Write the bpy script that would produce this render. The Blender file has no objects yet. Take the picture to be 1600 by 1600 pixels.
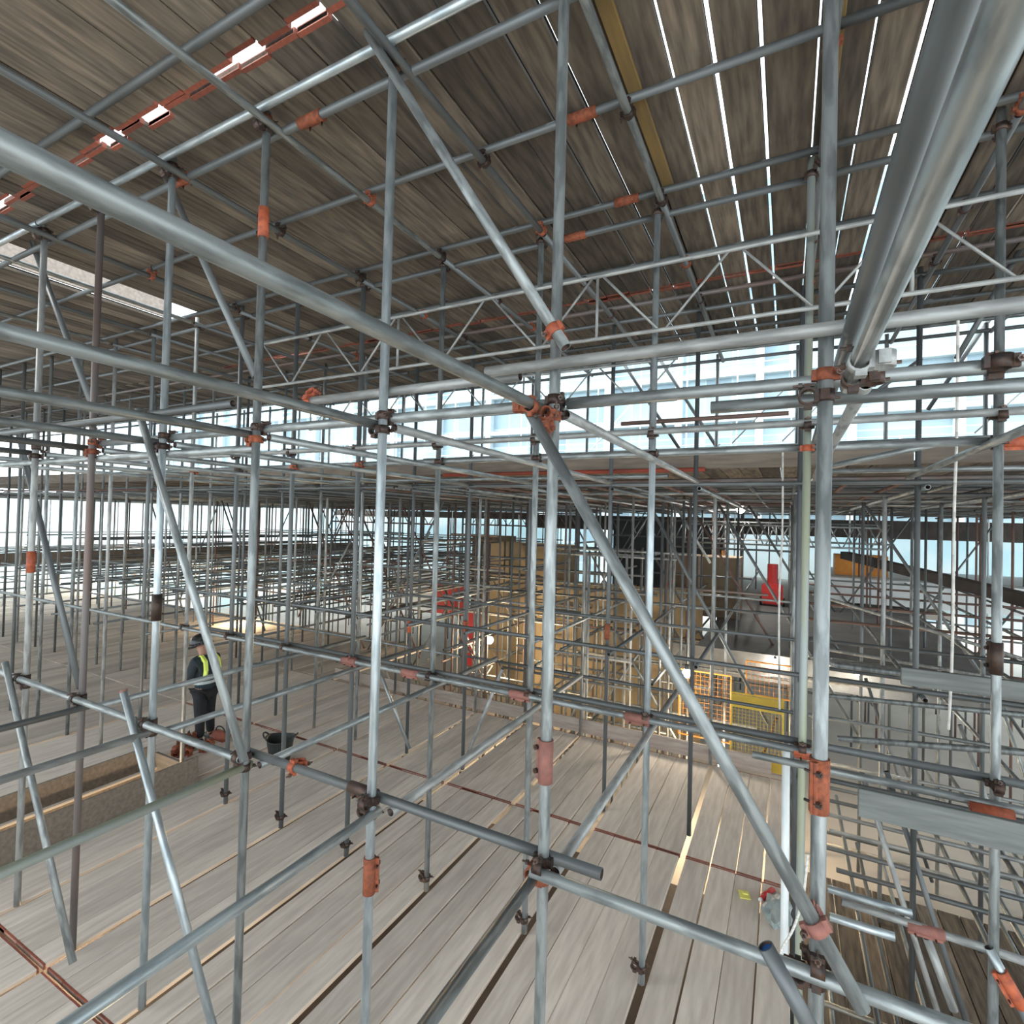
import bpy, bmesh, math, random
from mathutils import Vector, Matrix
random.seed(7)
S = bpy.context.scene
COL = S.collection

# ------------------------------------------------------------------ camera
YAW, PIT, ROL, FPX = math.radians(27.706), math.radians(.983), math.radians(1.46), 819.0
_f = Vector((-math.sin(YAW)*math.cos(PIT), math.cos(YAW)*math.cos(PIT), math.sin(PIT)))
_r = Vector((math.cos(YAW), math.sin(YAW), 0)); _u = _r.cross(_f)
RT = math.cos(ROL)*_r + math.sin(ROL)*_u
UP = -math.sin(ROL)*_r + math.cos(ROL)*_u
cd = bpy.data.cameras.new('camera'); cam = bpy.data.objects.new('camera', cd); COL.objects.link(cam)
cd.sensor_width = 36; cd.lens = 36*FPX/1600; cd.clip_start = .02; cd.clip_end = 300
cam.matrix_world = Matrix(((RT.x, UP.x, -_f.x, 0), (RT.y, UP.y, -_f.y, 0), (RT.z, UP.z, -_f.z, 0), (0, 0, 0, 1)))
S.camera = cam

# ------------------------------------------------------------------ world, light, exposure
w = bpy.data.worlds.new('sky'); S.world = w; w.use_nodes = True
nt = w.node_tree; nt.nodes.clear()
wo = nt.nodes.new('ShaderNodeOutputWorld'); bg = nt.nodes.new('ShaderNodeBackground')
bg.inputs[0].default_value = (.88, .955, 1.0, 1); bg.inputs[1].default_value = 2.6
nt.links.new(bg.outputs[0], wo.inputs[0])
S.view_settings.view_transform = 'Standard'; S.view_settings.look = 'None'
S.view_settings.gamma = 1; S.view_settings.use_curve_mapping = False
S.view_settings.exposure = 0.28

def lamp(kind, name, loc, energy, color, size=1., sy=None, target=None):
    l = bpy.data.lights.new(name, kind); l.energy = energy; l.color = color
    if kind == 'AREA':
        l.size = size
        if sy: l.shape = 'RECTANGLE'; l.size_y = sy
    else: l.shadow_soft_size = size
    o = bpy.data.objects.new(name, l); COL.objects.link(o); o.location = loc
    if target is not None:
        o.rotation_euler = (Vector(target)-Vector(loc)).to_track_quat('-Z', 'Y').to_euler()
    return o
sun = bpy.data.lights.new('sun', 'SUN'); sun.energy = 3.0; sun.angle = .3; sun.color = (1, .96, .9)
so = bpy.data.objects.new('sun', sun); COL.objects.link(so); so.rotation_euler = Vector((.65, .45, -.6)).to_track_quat('-Z', 'Y').to_euler()

# ------------------------------------------------------------------ pixel -> plane helper (camera at the origin)
def ray(x, y): return RT*((x-800)/FPX) - UP*((y-800)/FPX) + _f
def at(x, y, X=None, Y=None, Z=None):
    r = ray(x, y)
    t = X/r.x if X is not None else Y/r.y if Y is not None else Z/r.z
    return r*t
def pix(p):
    p = Vector(p); z = p.dot(_f)
    if z < .05: return None
    return 800+FPX*p.dot(RT)/z, 800-FPX*p.dot(UP)/z
def seen(pts, m=170):
    q = [pix(p) for p in pts]; q = [a for a in q if a]
    if not q: return False
    xs = [a[0] for a in q]; ys = [a[1] for a in q]
    return max(xs) > -m and min(xs) < 1600+m and max(ys) > -m and min(ys) < 1600+m

# ------------------------------------------------------------------ materials
def mat(name, base, rough=.6, metal=0., spots=None, scale=6., amt=.5, stretch=(1, 1, 1), rand=.12, bump=0., spec=.5, island=False):
    m = bpy.data.materials.new(name); m.use_nodes = True; n = m.node_tree; b = n.nodes['Principled BSDF']
    b.inputs['Roughness'].default_value = rough; b.inputs['Metallic'].default_value = metal
    b.inputs['Specular IOR Level'].default_value = spec
    tc = n.nodes.new('ShaderNodeTexCoord'); mp = n.nodes.new('ShaderNodeMapping'); mp.inputs['Scale'].default_value = stretch
    oi = n.nodes.new('ShaderNodeObjectInfo'); ad = n.nodes.new('ShaderNodeVectorMath'); ad.operation = 'ADD'
    ml = n.nodes.new('ShaderNodeVectorMath'); ml.operation = 'MULTIPLY'; ml.inputs[1].default_value = (37, 17, 53)
    n.links.new(oi.outputs['Random'], ml.inputs[0]); n.links.new(tc.outputs['Object'], mp.inputs[0])
    n.links.new(mp.outputs[0], ad.inputs[0]); n.links.new(ml.outputs[0], ad.inputs[1])
    nz = n.nodes.new('ShaderNodeTexNoise'); nz.inputs['Scale'].default_value = scale; nz.inputs['Detail'].default_value = 5
    n.links.new(ad.outputs[0], nz.inputs['Vector'])
    rp = n.nodes.new('ShaderNodeValToRGB'); lo_, hi_ = (.41, .56) if stretch[2] < .9 else (.35, .68)
    rp.color_ramp.elements[0].position = lo_; rp.color_ramp.elements[1].position = hi_
    s = spots or tuple(c*.6 for c in base)
    rp.color_ramp.elements[0].color = (*[s[i]*amt+base[i]*(1-amt) for i in range(3)], 1)
    rp.color_ramp.elements[1].color = (*base, 1)
    n.links.new(nz.outputs[0], rp.inputs[0])
    hs = n.nodes.new('ShaderNodeHueSaturation'); mr = n.nodes.new('ShaderNodeMapRange')
    mr.inputs[3].default_value = 1-rand; mr.inputs[4].default_value = 1+rand
    ge = n.nodes.new('ShaderNodeNewGeometry'); sm = n.nodes.new('ShaderNodeMath'); sm.operation = 'ADD'; fr = n.nodes.new('ShaderNodeMath'); fr.operation = 'FRACT'
    n.links.new(oi.outputs['Random'], sm.inputs[0]); n.links.new(ge.outputs['Random Per Island'], sm.inputs[1]); n.links.new(sm.outputs[0], fr.inputs[0])
    n.links.new((fr if island else oi).outputs[0 if island else 'Random'], mr.inputs[0]); n.links.new(mr.outputs[0], hs.inputs['Value'])
    n.links.new(rp.outputs[0], hs.inputs['Color']); n.links.new(hs.outputs[0], b.inputs['Base Color'])
    if bump:
        bp = n.nodes.new('ShaderNodeBump'); bp.inputs['Strength'].default_value = bump; bp.inputs['Distance'].default_value = .01
        n.links.new(nz.outputs[0], bp.inputs['Height']); n.links.new(bp.outputs[0], b.inputs['Normal'])
    return m
def emit(name, c, s):
    m = bpy.data.materials.new(name); m.use_nodes = True; b = m.node_tree.nodes['Principled BSDF']
    b.inputs['Base Color'].default_value = (*c, 1); b.inputs['Emission Color'].default_value = (*c, 1)
    b.inputs['Emission Strength'].default_value = s; return m
def sheet_mat(name, c, c2):
    m = bpy.data.materials.new(name); m.use_nodes = True; n = m.node_tree; n.nodes.clear()
    o = n.nodes.new('ShaderNodeOutputMaterial'); mx = n.nodes.new('ShaderNodeMixShader'); mx.inputs[0].default_value = .75
    d = n.nodes.new('ShaderNodeBsdfDiffuse'); t = n.nodes.new('ShaderNodeBsdfTranslucent')
    tc = n.nodes.new('ShaderNodeTexCoord'); nz = n.nodes.new('ShaderNodeTexNoise'); nz.inputs['Scale'].default_value = .45; nz.inputs['Detail'].default_value = 3
    rp = n.nodes.new('ShaderNodeValToRGB'); rp.color_ramp.elements[0].position = .4; rp.color_ramp.elements[1].position = .6
    rp.color_ramp.elements[0].color = (*c, 1); rp.color_ramp.elements[1].color = (*c2, 1)
    n.links.new(tc.outputs['Object'], nz.inputs['Vector']); n.links.new(nz.outputs[0], rp.inputs[0])
    n.links.new(rp.outputs[0], d.inputs[0]); n.links.new(rp.outputs[0], t.inputs[0])
    n.links.new(d.outputs[0], mx.inputs[1]); n.links.new(t.outputs[0], mx.inputs[2]); n.links.new(mx.outputs[0], o.inputs[0]); return m

M = dict(
    tube=mat('galvanised_steel', (.34, .37, .37), .42, .5, (.15, .165, .165), 24, .75, (1, 1, .22), .18),
    tube_light=mat('new_galvanised_steel', (.52, .58, .60), .35, .6, (.31, .37, .40), 26, .7, (1, 1, .22), .08),
    tube_dark=mat('weathered_steel', (.17, .185, .19), .5, .5, (.12, .13, .13), 5, .7, (1, 1, .3), .22),
    tube_pale=mat('pale_grey_steel', (.39, .405, .395), .5, .35, (.22, .225, .22), 24, .75, (1, 1, .22), .1),
    tube_moss=mat('mossy_tube_steel', (.36, .40, .39), .6, .3, (.34, .36, .20), 9, .6, (1.5, 1.5, .12), .05),
    tube_brown=mat('brown_stained_tube', (.20, .185, .18), .55, .4, (.2, .14, .12), 3, .8, (1, 1, .3), .1),
    tube_rust=mat('rusty_tube_steel', (.19, .12, .10), .7, .3, (.12, .08, .07), 7, .8, (1, 1, .3), .2),
    tube_red=mat('red_painted_tube', (.42, .07, .04), .6, .1, (.2, .05, .03), 7, .6, (1, 1, .3), .2),
    rust=mat('rusted_orange_coupler', (.36, .10, .045), .75, .2, (.14, .05, .03), 40, .8, rand=.2, bump=.3),
    orange=mat('orange_painted_coupler', (.50, .115, .045), .65, 0, (.24, .06, .035), 30, .8, rand=.15),
    pinkred=mat('faded_red_coupler', (.33, .13, .10), .75, 0, (.16, .09, .08), 30, .6, rand=.15),
    dark=mat('oiled_steel_and_bore_shade', (.055, .05, .05), .5, .6, (.10, .05, .03), 50, .8, rand=.3, bump=.2),
    bolt=mat('worn_bolt_steel', (.12, .115, .11), .45, .7, (.2, .08, .04), 60, .6, rand=.3),
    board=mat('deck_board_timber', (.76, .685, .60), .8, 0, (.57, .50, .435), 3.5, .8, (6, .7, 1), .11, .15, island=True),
    board_far=mat('distant_deck_timber', (.58, .52, .45), .85, 0, (.44, .38, .32), 1.5, .8, (4, .5, 1), .17, island=True),
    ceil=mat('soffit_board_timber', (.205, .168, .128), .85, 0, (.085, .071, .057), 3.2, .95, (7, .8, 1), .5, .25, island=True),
    ceil_y=mat('yellowed_soffit_timber', (.26, .165, .055), .85, 0, (.17, .12, .05), 3.2, .8, (7, .8, 1), .05),
    band=mat('rusty_end_band', (.36, .10, .06), .7, .1, (.2, .07, .05), 30, .7, rand=.3),
    toe=mat('toe_board_timber', (.42, .36, .31), .85, 0, (.28, .23, .2), 4, .8, (.7, 6, 6), .1, .15),
    toe_d=mat('dark_toe_board_timber', (.22, .18, .14), .85, 0, (.13, .11, .09), 4, .8, (.7, 6, 6), .2, .15),
    toe_g=mat('weathered_grey_board', (.19, .205, .195), .85, 0, (.11, .12, .115), 4, .8, (.7, 8, 8), .12, .15),
    ply=mat('plywood_sheet', (.22, .165, .105), .8, 0, (.15, .11, .075), 2.5, .8, rand=.15),
    tan=mat('ochre_sheeting', (.30, .23, .13), .85, 0, (.19, .145, .085), 1.3, .8, rand=.2),
    conc=mat('pale_concrete', (.62, .58, .52), .9, 0, (.5, .46, .41), .5, .8, rand=0),
    conc_d=mat('grey_concrete', (.22, .225, .225), .9, 0, (.16, .16, .16), 1.2, .8, rand=.1),
    conc_l=mat('light_concrete_edge', (.24, .245, .24), .9, 0, (.13, .13, .13), 3, .8, rand=.1),
    black=mat('dark_blockwork', (.05, .055, .06), .9, 0, (.03, .03, .03), 2, .8, rand=.1),
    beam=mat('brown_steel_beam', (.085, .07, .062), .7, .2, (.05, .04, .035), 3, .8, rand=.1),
    white=mat('white_painted_metal', (.82, .86, .86), .5, .1, (.66, .72, .74), 6, .5, rand=.06),
    rope=mat('white_cord', (.78, .77, .72), .8, 0, (.6, .58, .55), 20, .5, rand=.05),
    yellow=mat('yellow_barrier_paint', (.68, .47, .06), .6, 0, (.5, .34, .05), 8, .5, rand=.08),
    hiorange=mat('orange_mesh_plastic', (.85, .36, .06), .6, 0, (.7, .25, .05), 8, .5, rand=.08),
    red=mat('red_plastic', (.58, .035, .03), .45, 0, (.4, .03, .03), 8, .5, rand=.1),
    rubber=mat('black_rubber', (.028, .036, .035), .55, 0, (.02, .02, .02), 9, .5, rand=.05),
    navy=mat('navy_work_cloth', (.018, .032, .045), .85, 0, (.01, .015, .02), 14, .7, rand=0, bump=.2),
    trouser=mat('black_trouser_cloth', (.014, .015, .018), .9, 0, (.008, .008, .01), 14, .7, rand=0, bump=.2),
    hivis=mat('yellow_hi_vis_tape', (.72, .86, .12), .5, 0, (.6, .75, .3), 20, .4, rand=0),
    silver=mat('grey_reflective_tape', (.45, .52, .52), .4, .2, (.35, .4, .4), 20, .4, rand=0),
    skin=mat('skin', (.48, .27, .19), .6, 0, (.4, .2, .14), 20, .4, rand=0),
    helmet=mat('black_helmet_shell', (.012, .013, .015), .3, 0, (.02, .02, .02), 20, .4, rand=0),
    blue=mat('blue_plastic_cap', (.02, .10, .32), .4, 0, (.01, .05, .2), 20, .5, rand=0),
    lemon=mat('yellow_tag_plastic', (.85, .80, .20), .5, 0, (.7, .65, .15), 20, .5, rand=0),
    bulb=emit('lamp_glow', (1, .80, .55), 60), bulbw=emit('cool_lamp_glow', (1, .95, .88), 60),
    sheet=sheet_mat('blue_white_sheeting', (.80, .93, .96), (.95, .98, .98)),
    glass_w=mat('facade_white_metal', (.60, .68, .70), .5, .1, (.5, .6, .64), 3, .5, rand=.05),
)
def facade_mat():
    m = bpy.data.materials.new('blue_glass_panes'); m.use_nodes = True; n = m.node_tree; b = n.nodes['Principled BSDF']
    b.inputs['Roughness'].default_value = .25; b.inputs['Metallic'].default_value = .1
    tc = n.nodes.new('ShaderNodeTexCoord'); mp = n.nodes.new('ShaderNodeMapping'); mp.inputs['Rotation'].default_value = (math.pi/2, 0, 0)
    br = n.nodes.new('ShaderNodeTexBrick'); br.offset = 0; br.inputs['Scale'].default_value = 1
    br.inputs['Brick Width'].default_value = 1.8; br.inputs['Row Height'].default_value = 1.6
    br.inputs['Mortar Size'].default_value = .05; br.inputs['Mortar'].default_value = (.62, .72, .74, 1)
    br.inputs['Color1'].default_value = (.13, .23, .31, 1); br.inputs['Color2'].default_value = (.42, .60, .66, 1)
    n.links.new(tc.outputs['Object'], mp.inputs[0]); n.links.new(mp.outputs[0], br.inputs[0])
    nz = n.nodes.new('ShaderNodeTexNoise'); nz.inputs['Scale'].default_value = .35; nz.inputs['Detail'].default_value = 2
    n.links.new(tc.outputs['Object'], nz.inputs[0])
    mx = n.nodes.new('ShaderNodeMix'); mx.data_type = 'RGBA'; n.links.new(nz.outputs[0], mx.inputs[0])
    n.links.new(br.outputs[0], mx.inputs[6]); mx.inputs[7].default_value = (.40, .52, .58, 1)
    n.links.new(mx.outputs[2], b.inputs['Base Color']); return m
M['facade'] = facade_mat()

# ------------------------------------------------------------------ mesh helpers
def link(name, me, m=None, parent=None):
    o = bpy.data.objects.new(name, me); COL.objects.link(o)
    if m is not None and me is not None and not me.materials: me.materials.append(m)
    if parent: o.parent = parent
    return o
def finish(bm, name, m=None, smooth=False):
    bmesh.ops.recalc_face_normals(bm, faces=bm.faces)
    me = bpy.data.meshes.new(name); bm.to_mesh(me); bm.free()
    if smooth:
        for p in me.polygons: p.use_smooth = True
    if m: me.materials.append(m)
    return me
def tag(o, label, cat=None, group=None, kind=None):
    if label: o['label'] = label
    if cat: o['category'] = cat
    if group: o['group'] = group
    if kind: o['kind'] = kind
    return o
def empty(name, loc, label=None, cat=None, group=None, kind=None):
    o = bpy.data.objects.new(name, None); COL.objects.link(o); o.location = loc; o.empty_display_size = .1
    return tag(o, label, cat, group, kind)
def box(bm, c, s, rot=None):
    r = bmesh.ops.create_cube(bm, size=1)
    T = Matrix.Translation(c) @ (rot if rot else Matrix()) @ Matrix.Diagonal((*s, 1))
    bmesh.ops.transform(bm, matrix=T, verts=r['verts']); return r['verts']
def ring_tube(bm, r, ri, L, seg=14, z0=0., M4=None, inner=False):
    """hollow tube along local z, open ends with a visible wall thickness"""
    loops = []
    for rr, z in ((r, z0), (r, z0+L), (ri, z0+L), (ri, z0)):
        loops.append([bm.verts.new((rr*math.cos(2*math.pi*k/seg), rr*math.sin(2*math.pi*k/seg), z)) for k in range(seg)])
    fs = []
    for a in range(4):
        A, B = loops[a], loops[(a+1) % 4]
        for k in range(seg):
            f = bm.faces.new((A[k], A[(k+1) % seg], B[(k+1) % seg], B[k])); fs.append(f)
            f.smooth = (a in (0, 2)); f.material_index = 1 if (a == 2 and inner) else 0
    vs = [v for l in loops for v in l]
    if M4: bmesh.ops.transform(bm, matrix=M4, verts=vs)
    return vs
def rod(bm, a, b, r, seg=6):
    a = Vector(a); b = Vector(b); d = b-a
    q = d.to_track_quat('Z', 'Y').to_matrix().to_4x4()
    v = bmesh.ops.create_cone(bm, cap_ends=True, segments=seg, radius1=r, radius2=r, depth=d.length)['verts']
    bmesh.ops.transform(bm, matrix=Matrix.Translation((a+b)/2) @ q, verts=v)
R0 = .0262
_tm = {}
def tube_mesh(L, seg, m, r=R0):
    k = (round(L, 2), seg, m, r)
    if k not in _tm:
        bm = bmesh.new(); ring_tube(bm, r, r*.84, L, seg, inner=True)
        me = bpy.data.meshes.new('tube'); bm.to_mesh(me); bm.free(); me.materials.append(M[m]); me.materials.append(M['dark']); _tm[k] = me  # second slot: shade inside the bore, painted as a dark inner wall
    return _tm[k]
def tube(name, a, b, m='tube', label=None, cat='scaffold tube', group=None, seg=14, r=R0, parent=None, kind=None):
    a = Vector(a); b = Vector(b); d = b-a
    o = bpy.data.objects.new(name, tube_mesh(d.length, seg, m, r)); COL.objects.link(o)
    o.matrix_world = Matrix.Translation(a) @ d.to_track_quat('Z', 'Y').to_matrix().to_4x4()
    if parent is None: tag(o, label, cat, group, kind)
    else: o.parent = parent
    return o

# ---- couplers: one of each kind, then object copies
def band(bm, r, w, t=.007, seg=12, M4=None):
    return ring_tube(bm, r+t, r+.0005, w, seg, -w/2, M4)
def make_coupler(kind):
    """local frame: first tube along z at the origin, second tube along x at y=+0.055"""
    parts = []
    bm = bmesh.new()
    band(bm, R0, .046)
    R2 = Matrix.Translation((0, .0565, 0)) @ Matrix.Rotation(math.pi/2, 4, 'Y')
    band(bm, R0, .046, M4=R2)
    box(bm, (0, .028, 0), (.05, .014, .05))
    box(bm, (.037, -.002, 0), (.022, .02, .044)); box(bm, (-.037, .002, 0), (.018, .03, .04))
    box(bm, (0, .06, .037), (.044, .02, .022)); box(bm, (0, .056, -.037), (.04, .03, .018))
    parts.append(('clamp_body', finish(bm, 'clamp_body', M[kind]), None))
    for c, d in (((.044, -.03, 0), (0, 1, 0)), ((0, .086, .044), (0, -1, 0))):
        bm = bmesh.new(); c = Vector(c); d = Vector(d)
        rod(bm, c-d*.022, c+d*.05, .0055, 6); rod(bm, c-d*.004, c+d*.010, .012, 6)
        parts.append(('bolt', finish(bm, 'bolt', M['bolt']), None))
    return parts
def make_sleeve(kind):
    parts = []
    bm = bmesh.new(); L = .20
    ring_tube(bm, R0+.008, R0+.001, L, 14, -L/2)
    box(bm, (0, -R0-.016, 0), (.010, .022, L*.94)); box(bm, (.010, -R0-.014, 0), (.008, .018, L*.94))
    parts.append(('sleeve', finish(bm, 'sleeve', M[kind]), None))
    for z in (-.055, .055):
        bm = bmesh.new(); rod(bm, (-.03, -R0-.018, z), (.034, -R0-.018, z), .006, 6); rod(bm, (.016, -R0-.018, z), (.030, -R0-.018, z), .013, 6)
        bm2 = finish(bm, 'bolt', M['dark']); parts.append(('bolt', bm2, None))
    return parts
_ck = {}
CN = dict(dark='black oily', rust='rusty brown', orange='bright orange', pinkred='faded red', tube_pale='pale grey')
def place_parts(name, parts, mw, label, cat, group, small=False):
    root = bpy.data.objects.new(name, None); COL.objects.link(root); root.empty_display_size = .05
    root.matrix_world = mw; tag(root, label, cat, group)
    for n, me, _ in parts:
        c = bpy.data.objects.new(n, me); COL.objects.link(c); c.parent = root
    return root
def coupler(p, za, xa, kind='dark', label=None, group=None):
    if ('c', kind) not in _ck: _ck[('c', kind)] = make_coupler(kind)
    z = Vector(za).normalized(); x = Vector(xa); x = (x-z*x.dot(z)).normalized(); y = z.cross(x)
    mw = Matrix(((x.x, y.x, z.x, p[0]), (x.y, y.y, z.y, p[1]), (x.z, y.z, z.z, p[2]), (0, 0, 0, 1)))
    return place_parts('scaffold_coupler', _ck[('c', kind)], mw, label, 'coupler', group)
def sleeve(p, ax, kind='rust', label=None, spin=0.):
    if ('s', kind) not in _ck: _ck[('s', kind)] = make_sleeve(kind)
    q = Vector(ax).to_track_quat('Z', 'Y').to_matrix().to_4x4()
    return place_parts('sleeve_coupler', _ck[('s', kind)], Matrix.Translation(p) @ q @ Matrix.Rotation(spin, 4, 'Z'), label, 'sleeve coupler', None)

UPV, XV, YV = (0, 0, 1), (1, 0, 0), (0, 1, 0)
# ------------------------------------------------------------------ the grid
ZD, Z1, Z2, Z3 = -3.70, -1.60, .52, 2.60        # deck top, lower lift, upper lift, roof deck
ZG = -5.85                                       # ground slab
YE = 8.78                                        # far edge of both near decks
def GX(n): return [.12, -.985, -2.04, -3.13, -4.21, -5.26, -6.30][n] if 0 <= n < 7 else .12-1.055*n
ROW = [2.28, 4.33, 6.62, 8.72, 10.85, 12.95, 15.1, 17.2, 19.3, 21.4]
RN = ['nearest', 'second', 'third', 'fourth', 'fifth', 'sixth']
ORD = ['first', 'second', 'third', 'fourth', 'fifth', 'sixth', 'seventh', 'eighth', 'ninth', 'tenth', 'eleventh', 'twelfth',
       'thirteenth', 'fourteenth', 'fifteenth', 'sixteenth', 'seventeenth', 'eighteenth', 'nineteenth', 'twentieth'] + [f'{k}th' for k in range(21, 60)]

# ------------------------------------------------------------------ large structure
def slab(name, lo, hi, m, label=None, cat=None, kind=None, group=None):
    bm = bmesh.new(); c = [(lo[i]+hi[i])/2 for i in range(3)]; s = [hi[i]-lo[i] for i in range(3)]
    box(bm, (0, 0, 0), s); o = link(name, finish(bm, name, M[m])); o.location = c
    return tag(o, label, cat, group, kind)
slab('floor', (-60, -6, ZG-.2), (30, 60, ZG), 'conc', kind='structure')

# facade of the building beyond, seen between roof deck and middle deck
fb = empty('glass_building', (0, 40, ZG), 'pale blue glass and white metal building facade beyond the scaffold', 'building')
bm = bmesh.new(); box(bm, (-16, 40.5, 9.5), (150, .6, 30)); link('glass_panes', finish(bm, 'glass_panes', M['facade']), parent=fb).location = (0, -40, -ZG)
for zz in (1.2, 4.4, 7.6, 10.8, 14.0, 17.2):
    bm = bmesh.new(); box(bm, (-12, .0, zz-ZG), (130, .7, .35)); link('floor_band', finish(bm, 'floor_band', M['glass_w']), parent=fb)
for k in range(24):
    bm = bmesh.new(); box(bm, (-72+k*5.4, -.1, 9.5-ZG), (.5, .6, 30)); link('column', finish(bm, 'column', M['glass_w']), parent=fb)

def thin(a, b, m='white', r=.03):
    tube('facade_tube', a, b, m, 'thin white tube of the scaffold standing against the glass facade', 'scaffold tube', 'white tubes against the glass facade', 6, r)
for i in range(30): thin((-44+i*2.1, 24.6, ZG), (-44+i*2.1, 24.6, 11))
for i in range(8): thin((-45, 24.5, 1.3+i*1.15), (18, 24.5, 1.3+i*1.15))
for i in range(26):
    x = -38+i*2.1+random.uniform(-.4, .4); z = random.choice((1.3, 3.6, 5.9)); thin((x, 24.4, z), (x+2.1, 24.4, z+2.3), random.choice(['white', 'tube_dark', 'white']))
# sheeting at the far sides of the under-deck space
def sheeting(name, a, b, z0, z1, label):
    a = Vector(a); b = Vector(b); n = 40; bm = bmesh.new(); prev = None
    nn = Vector((-(b-a).y, (b-a).x, 0)).normalized()
    for i in range(n+1):
        p = a.lerp(b, i/n)+nn*.08*math.sin(i*1.7)
        v = (bm.verts.new((p.x, p.y, z0)), bm.verts.new((p.x, p.y, z1)))
        if prev: bm.faces.new((prev[0], v[0], v[1], prev[1]))
        prev = v
    o = link(name, finish(bm, name, M['sheet'], True)); sm = o.modifiers.new('thick', 'SOLIDIFY'); sm.thickness = .01
    return tag(o, label, 'sheeting')
sheeting('plastic_sheeting', (-31, -2, 0), (-31, 29, 0), ZG, .62, 'pale blue plastic sheeting closing the far left side')
sheeting('plastic_sheeting', (-31, 30, 0), (-13.2, 30, 0), ZG, .2, 'white-blue sheeting behind the left scaffold forest')
sheeting('plastic_sheeting', (-5.2, 30, 0), (14, 30, 0), ZG+2.2, .0, 'pale blue sheeting behind the right hand scaffolding')

# middle deck: underside above the rear scaffold
bm = bmesh.new(); x = -25.5
while x < 11:
    L = .225; y = 6.95
    box(bm, (x+L/2, (y+29.4)/2, .735+random.uniform(0, .012)), (L-random.choice((.004, .006, .02)), 29.4-y, .038)); x += L+.004
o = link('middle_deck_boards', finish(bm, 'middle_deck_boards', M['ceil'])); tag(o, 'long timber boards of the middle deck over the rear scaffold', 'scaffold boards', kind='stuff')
# edge beam far away
slab('steel_beam', (-13.5, 27.4, -.35), (13, 27.8, .42), 'beam', 'long dark brown steel beam under the far end of the deck', 'beam')
slab('steel_beam', (-30, 28.6, .1), (-13.6, 28.9, .5), 'beam', 'thin brown beam above the left rear sheeting', 'beam')

# ------------------------------------------------------------------ boards
BW, PITCH = .2455, .2335
_bm = {}
def board_mesh(L, m, band_m='band'):
    k = (round(L, 2), m)
    if k not in _bm:
        bm = bmesh.new(); v = box(bm, (0, L/2, 0), (BW, L, .038)); bmesh.ops.bevel(bm, geom=list(bm.edges), offset=.006, segments=1, affect='EDGES')
        a = finish(bm, 'board', M[m])
        bm = bmesh.new(); w_ = .014 if m == 'board' else .03; box(bm, (0, w_/2, 0), (BW+.003, w_, .0405)); b = finish(bm, 'end_band', M[band_m]); _bm[k] = (a, b)
    return _bm[k]
def board(x, y, z, L, m, label, group, bands=(0, 1), dz=0., rz=0.):
    a, b = board_mesh(L, m)
    o = bpy.data.objects.new('scaffold_board', a); COL.objects.link(o); o.location = (x, y, z); o.rotation_euler = (dz, 0, rz)
    tag(o, label, 'scaffold board', group)
    for e in bands:
        c = bpy.data.objects.new('end_band', b); COL.objects.link(c); c.parent = o; c.location = (0, 0 if e == 0 else L-(.014 if m == 'board' else .03), 0)
    return o
PITX0, PITX1 = -8.1, -7.12          # open shaft through both decks on the left, up to Y 4.45
def columns(x_from, x_to):
    """board centre lines: four boards per bay, a wider gap at every line of standards"""
    out = []; n = 0
    while GX(n) > x_to:
        hi, lo = GX(n), GX(n+1)
        g = .062; wd = (hi-lo-g)/4
        for k in range(4):
            out.append((hi-g/2-wd*(k+.5), n, k))
        n += 1
    return [c for c in out if c[0] < x_from]
bay = lambda n: ORD[n] if n < len(ORD) else 'far'
seg_floor = [(-2.0, 4.08, 'near'), (2.10, 4.08, 'middle'), (6.20, 2.55, 'far')]
far_bm = bmesh.new(); far2 = bmesh.new()
nb = 0
for (x, n, k) in columns(.1, -30):
    ymax_extra = 0
    for (y, L, nm) in seg_floor:
        if PITX0 < x < PITX1 and y < 2.0: continue
        y0 = y; LL = L
        if PITX0 < x < PITX1 and nm == 'middle': y0 = 4.45; LL = 1.73
        if not seen([(x, y0, ZD), (x, y0+LL/2, ZD), (x, y0+LL, ZD)], 60): continue
        z = ZD-.019+random.uniform(-.002, .002); xx = x+random.uniform(-.004, .004)
        if n <= 9 and not (n == 9 and nm == 'near'):
            board(xx, y0, z, LL-.012, 'board', f'greyish deck board, {nm} run, {ORD[k]} board of the {bay(n)} bay from the open right edge', 'floor deck boards', rz=random.uniform(-.0015, .0015)); nb += 1
        else: box(far_bm, (xx, y0+LL/2, z), (BW, LL-.02, .038))
    if x < -9.2:      # the left part of the deck runs further back
        L = 3.6; box(far_bm, (x, 8.78+L/2, ZD-.02), (BW, L-.02, .038))
o = link('distant_deck_boards', finish(far_bm, 'distant_deck_boards', M['board_far'])); tag(o, 'far left spread of pale deck boards behind the worker', 'scaffold boards', kind='stuff')

slab('rear_deck_floor', (-30, -8, ZD-.04), (.1, -2.05, ZD), 'board_far', 'deck boards continuing behind the viewer', 'scaffold boards', kind='stuff')
slab('gap_shade_slab', (-12, -5, ZG+.3), (-.05, 8.4, ZG+.36), 'beam', 'dark slab added under the deck so the gaps between boards read dark', 'shade slab', kind='stuff')  # dark slab added below the deck, giving shade to the board gaps
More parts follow.
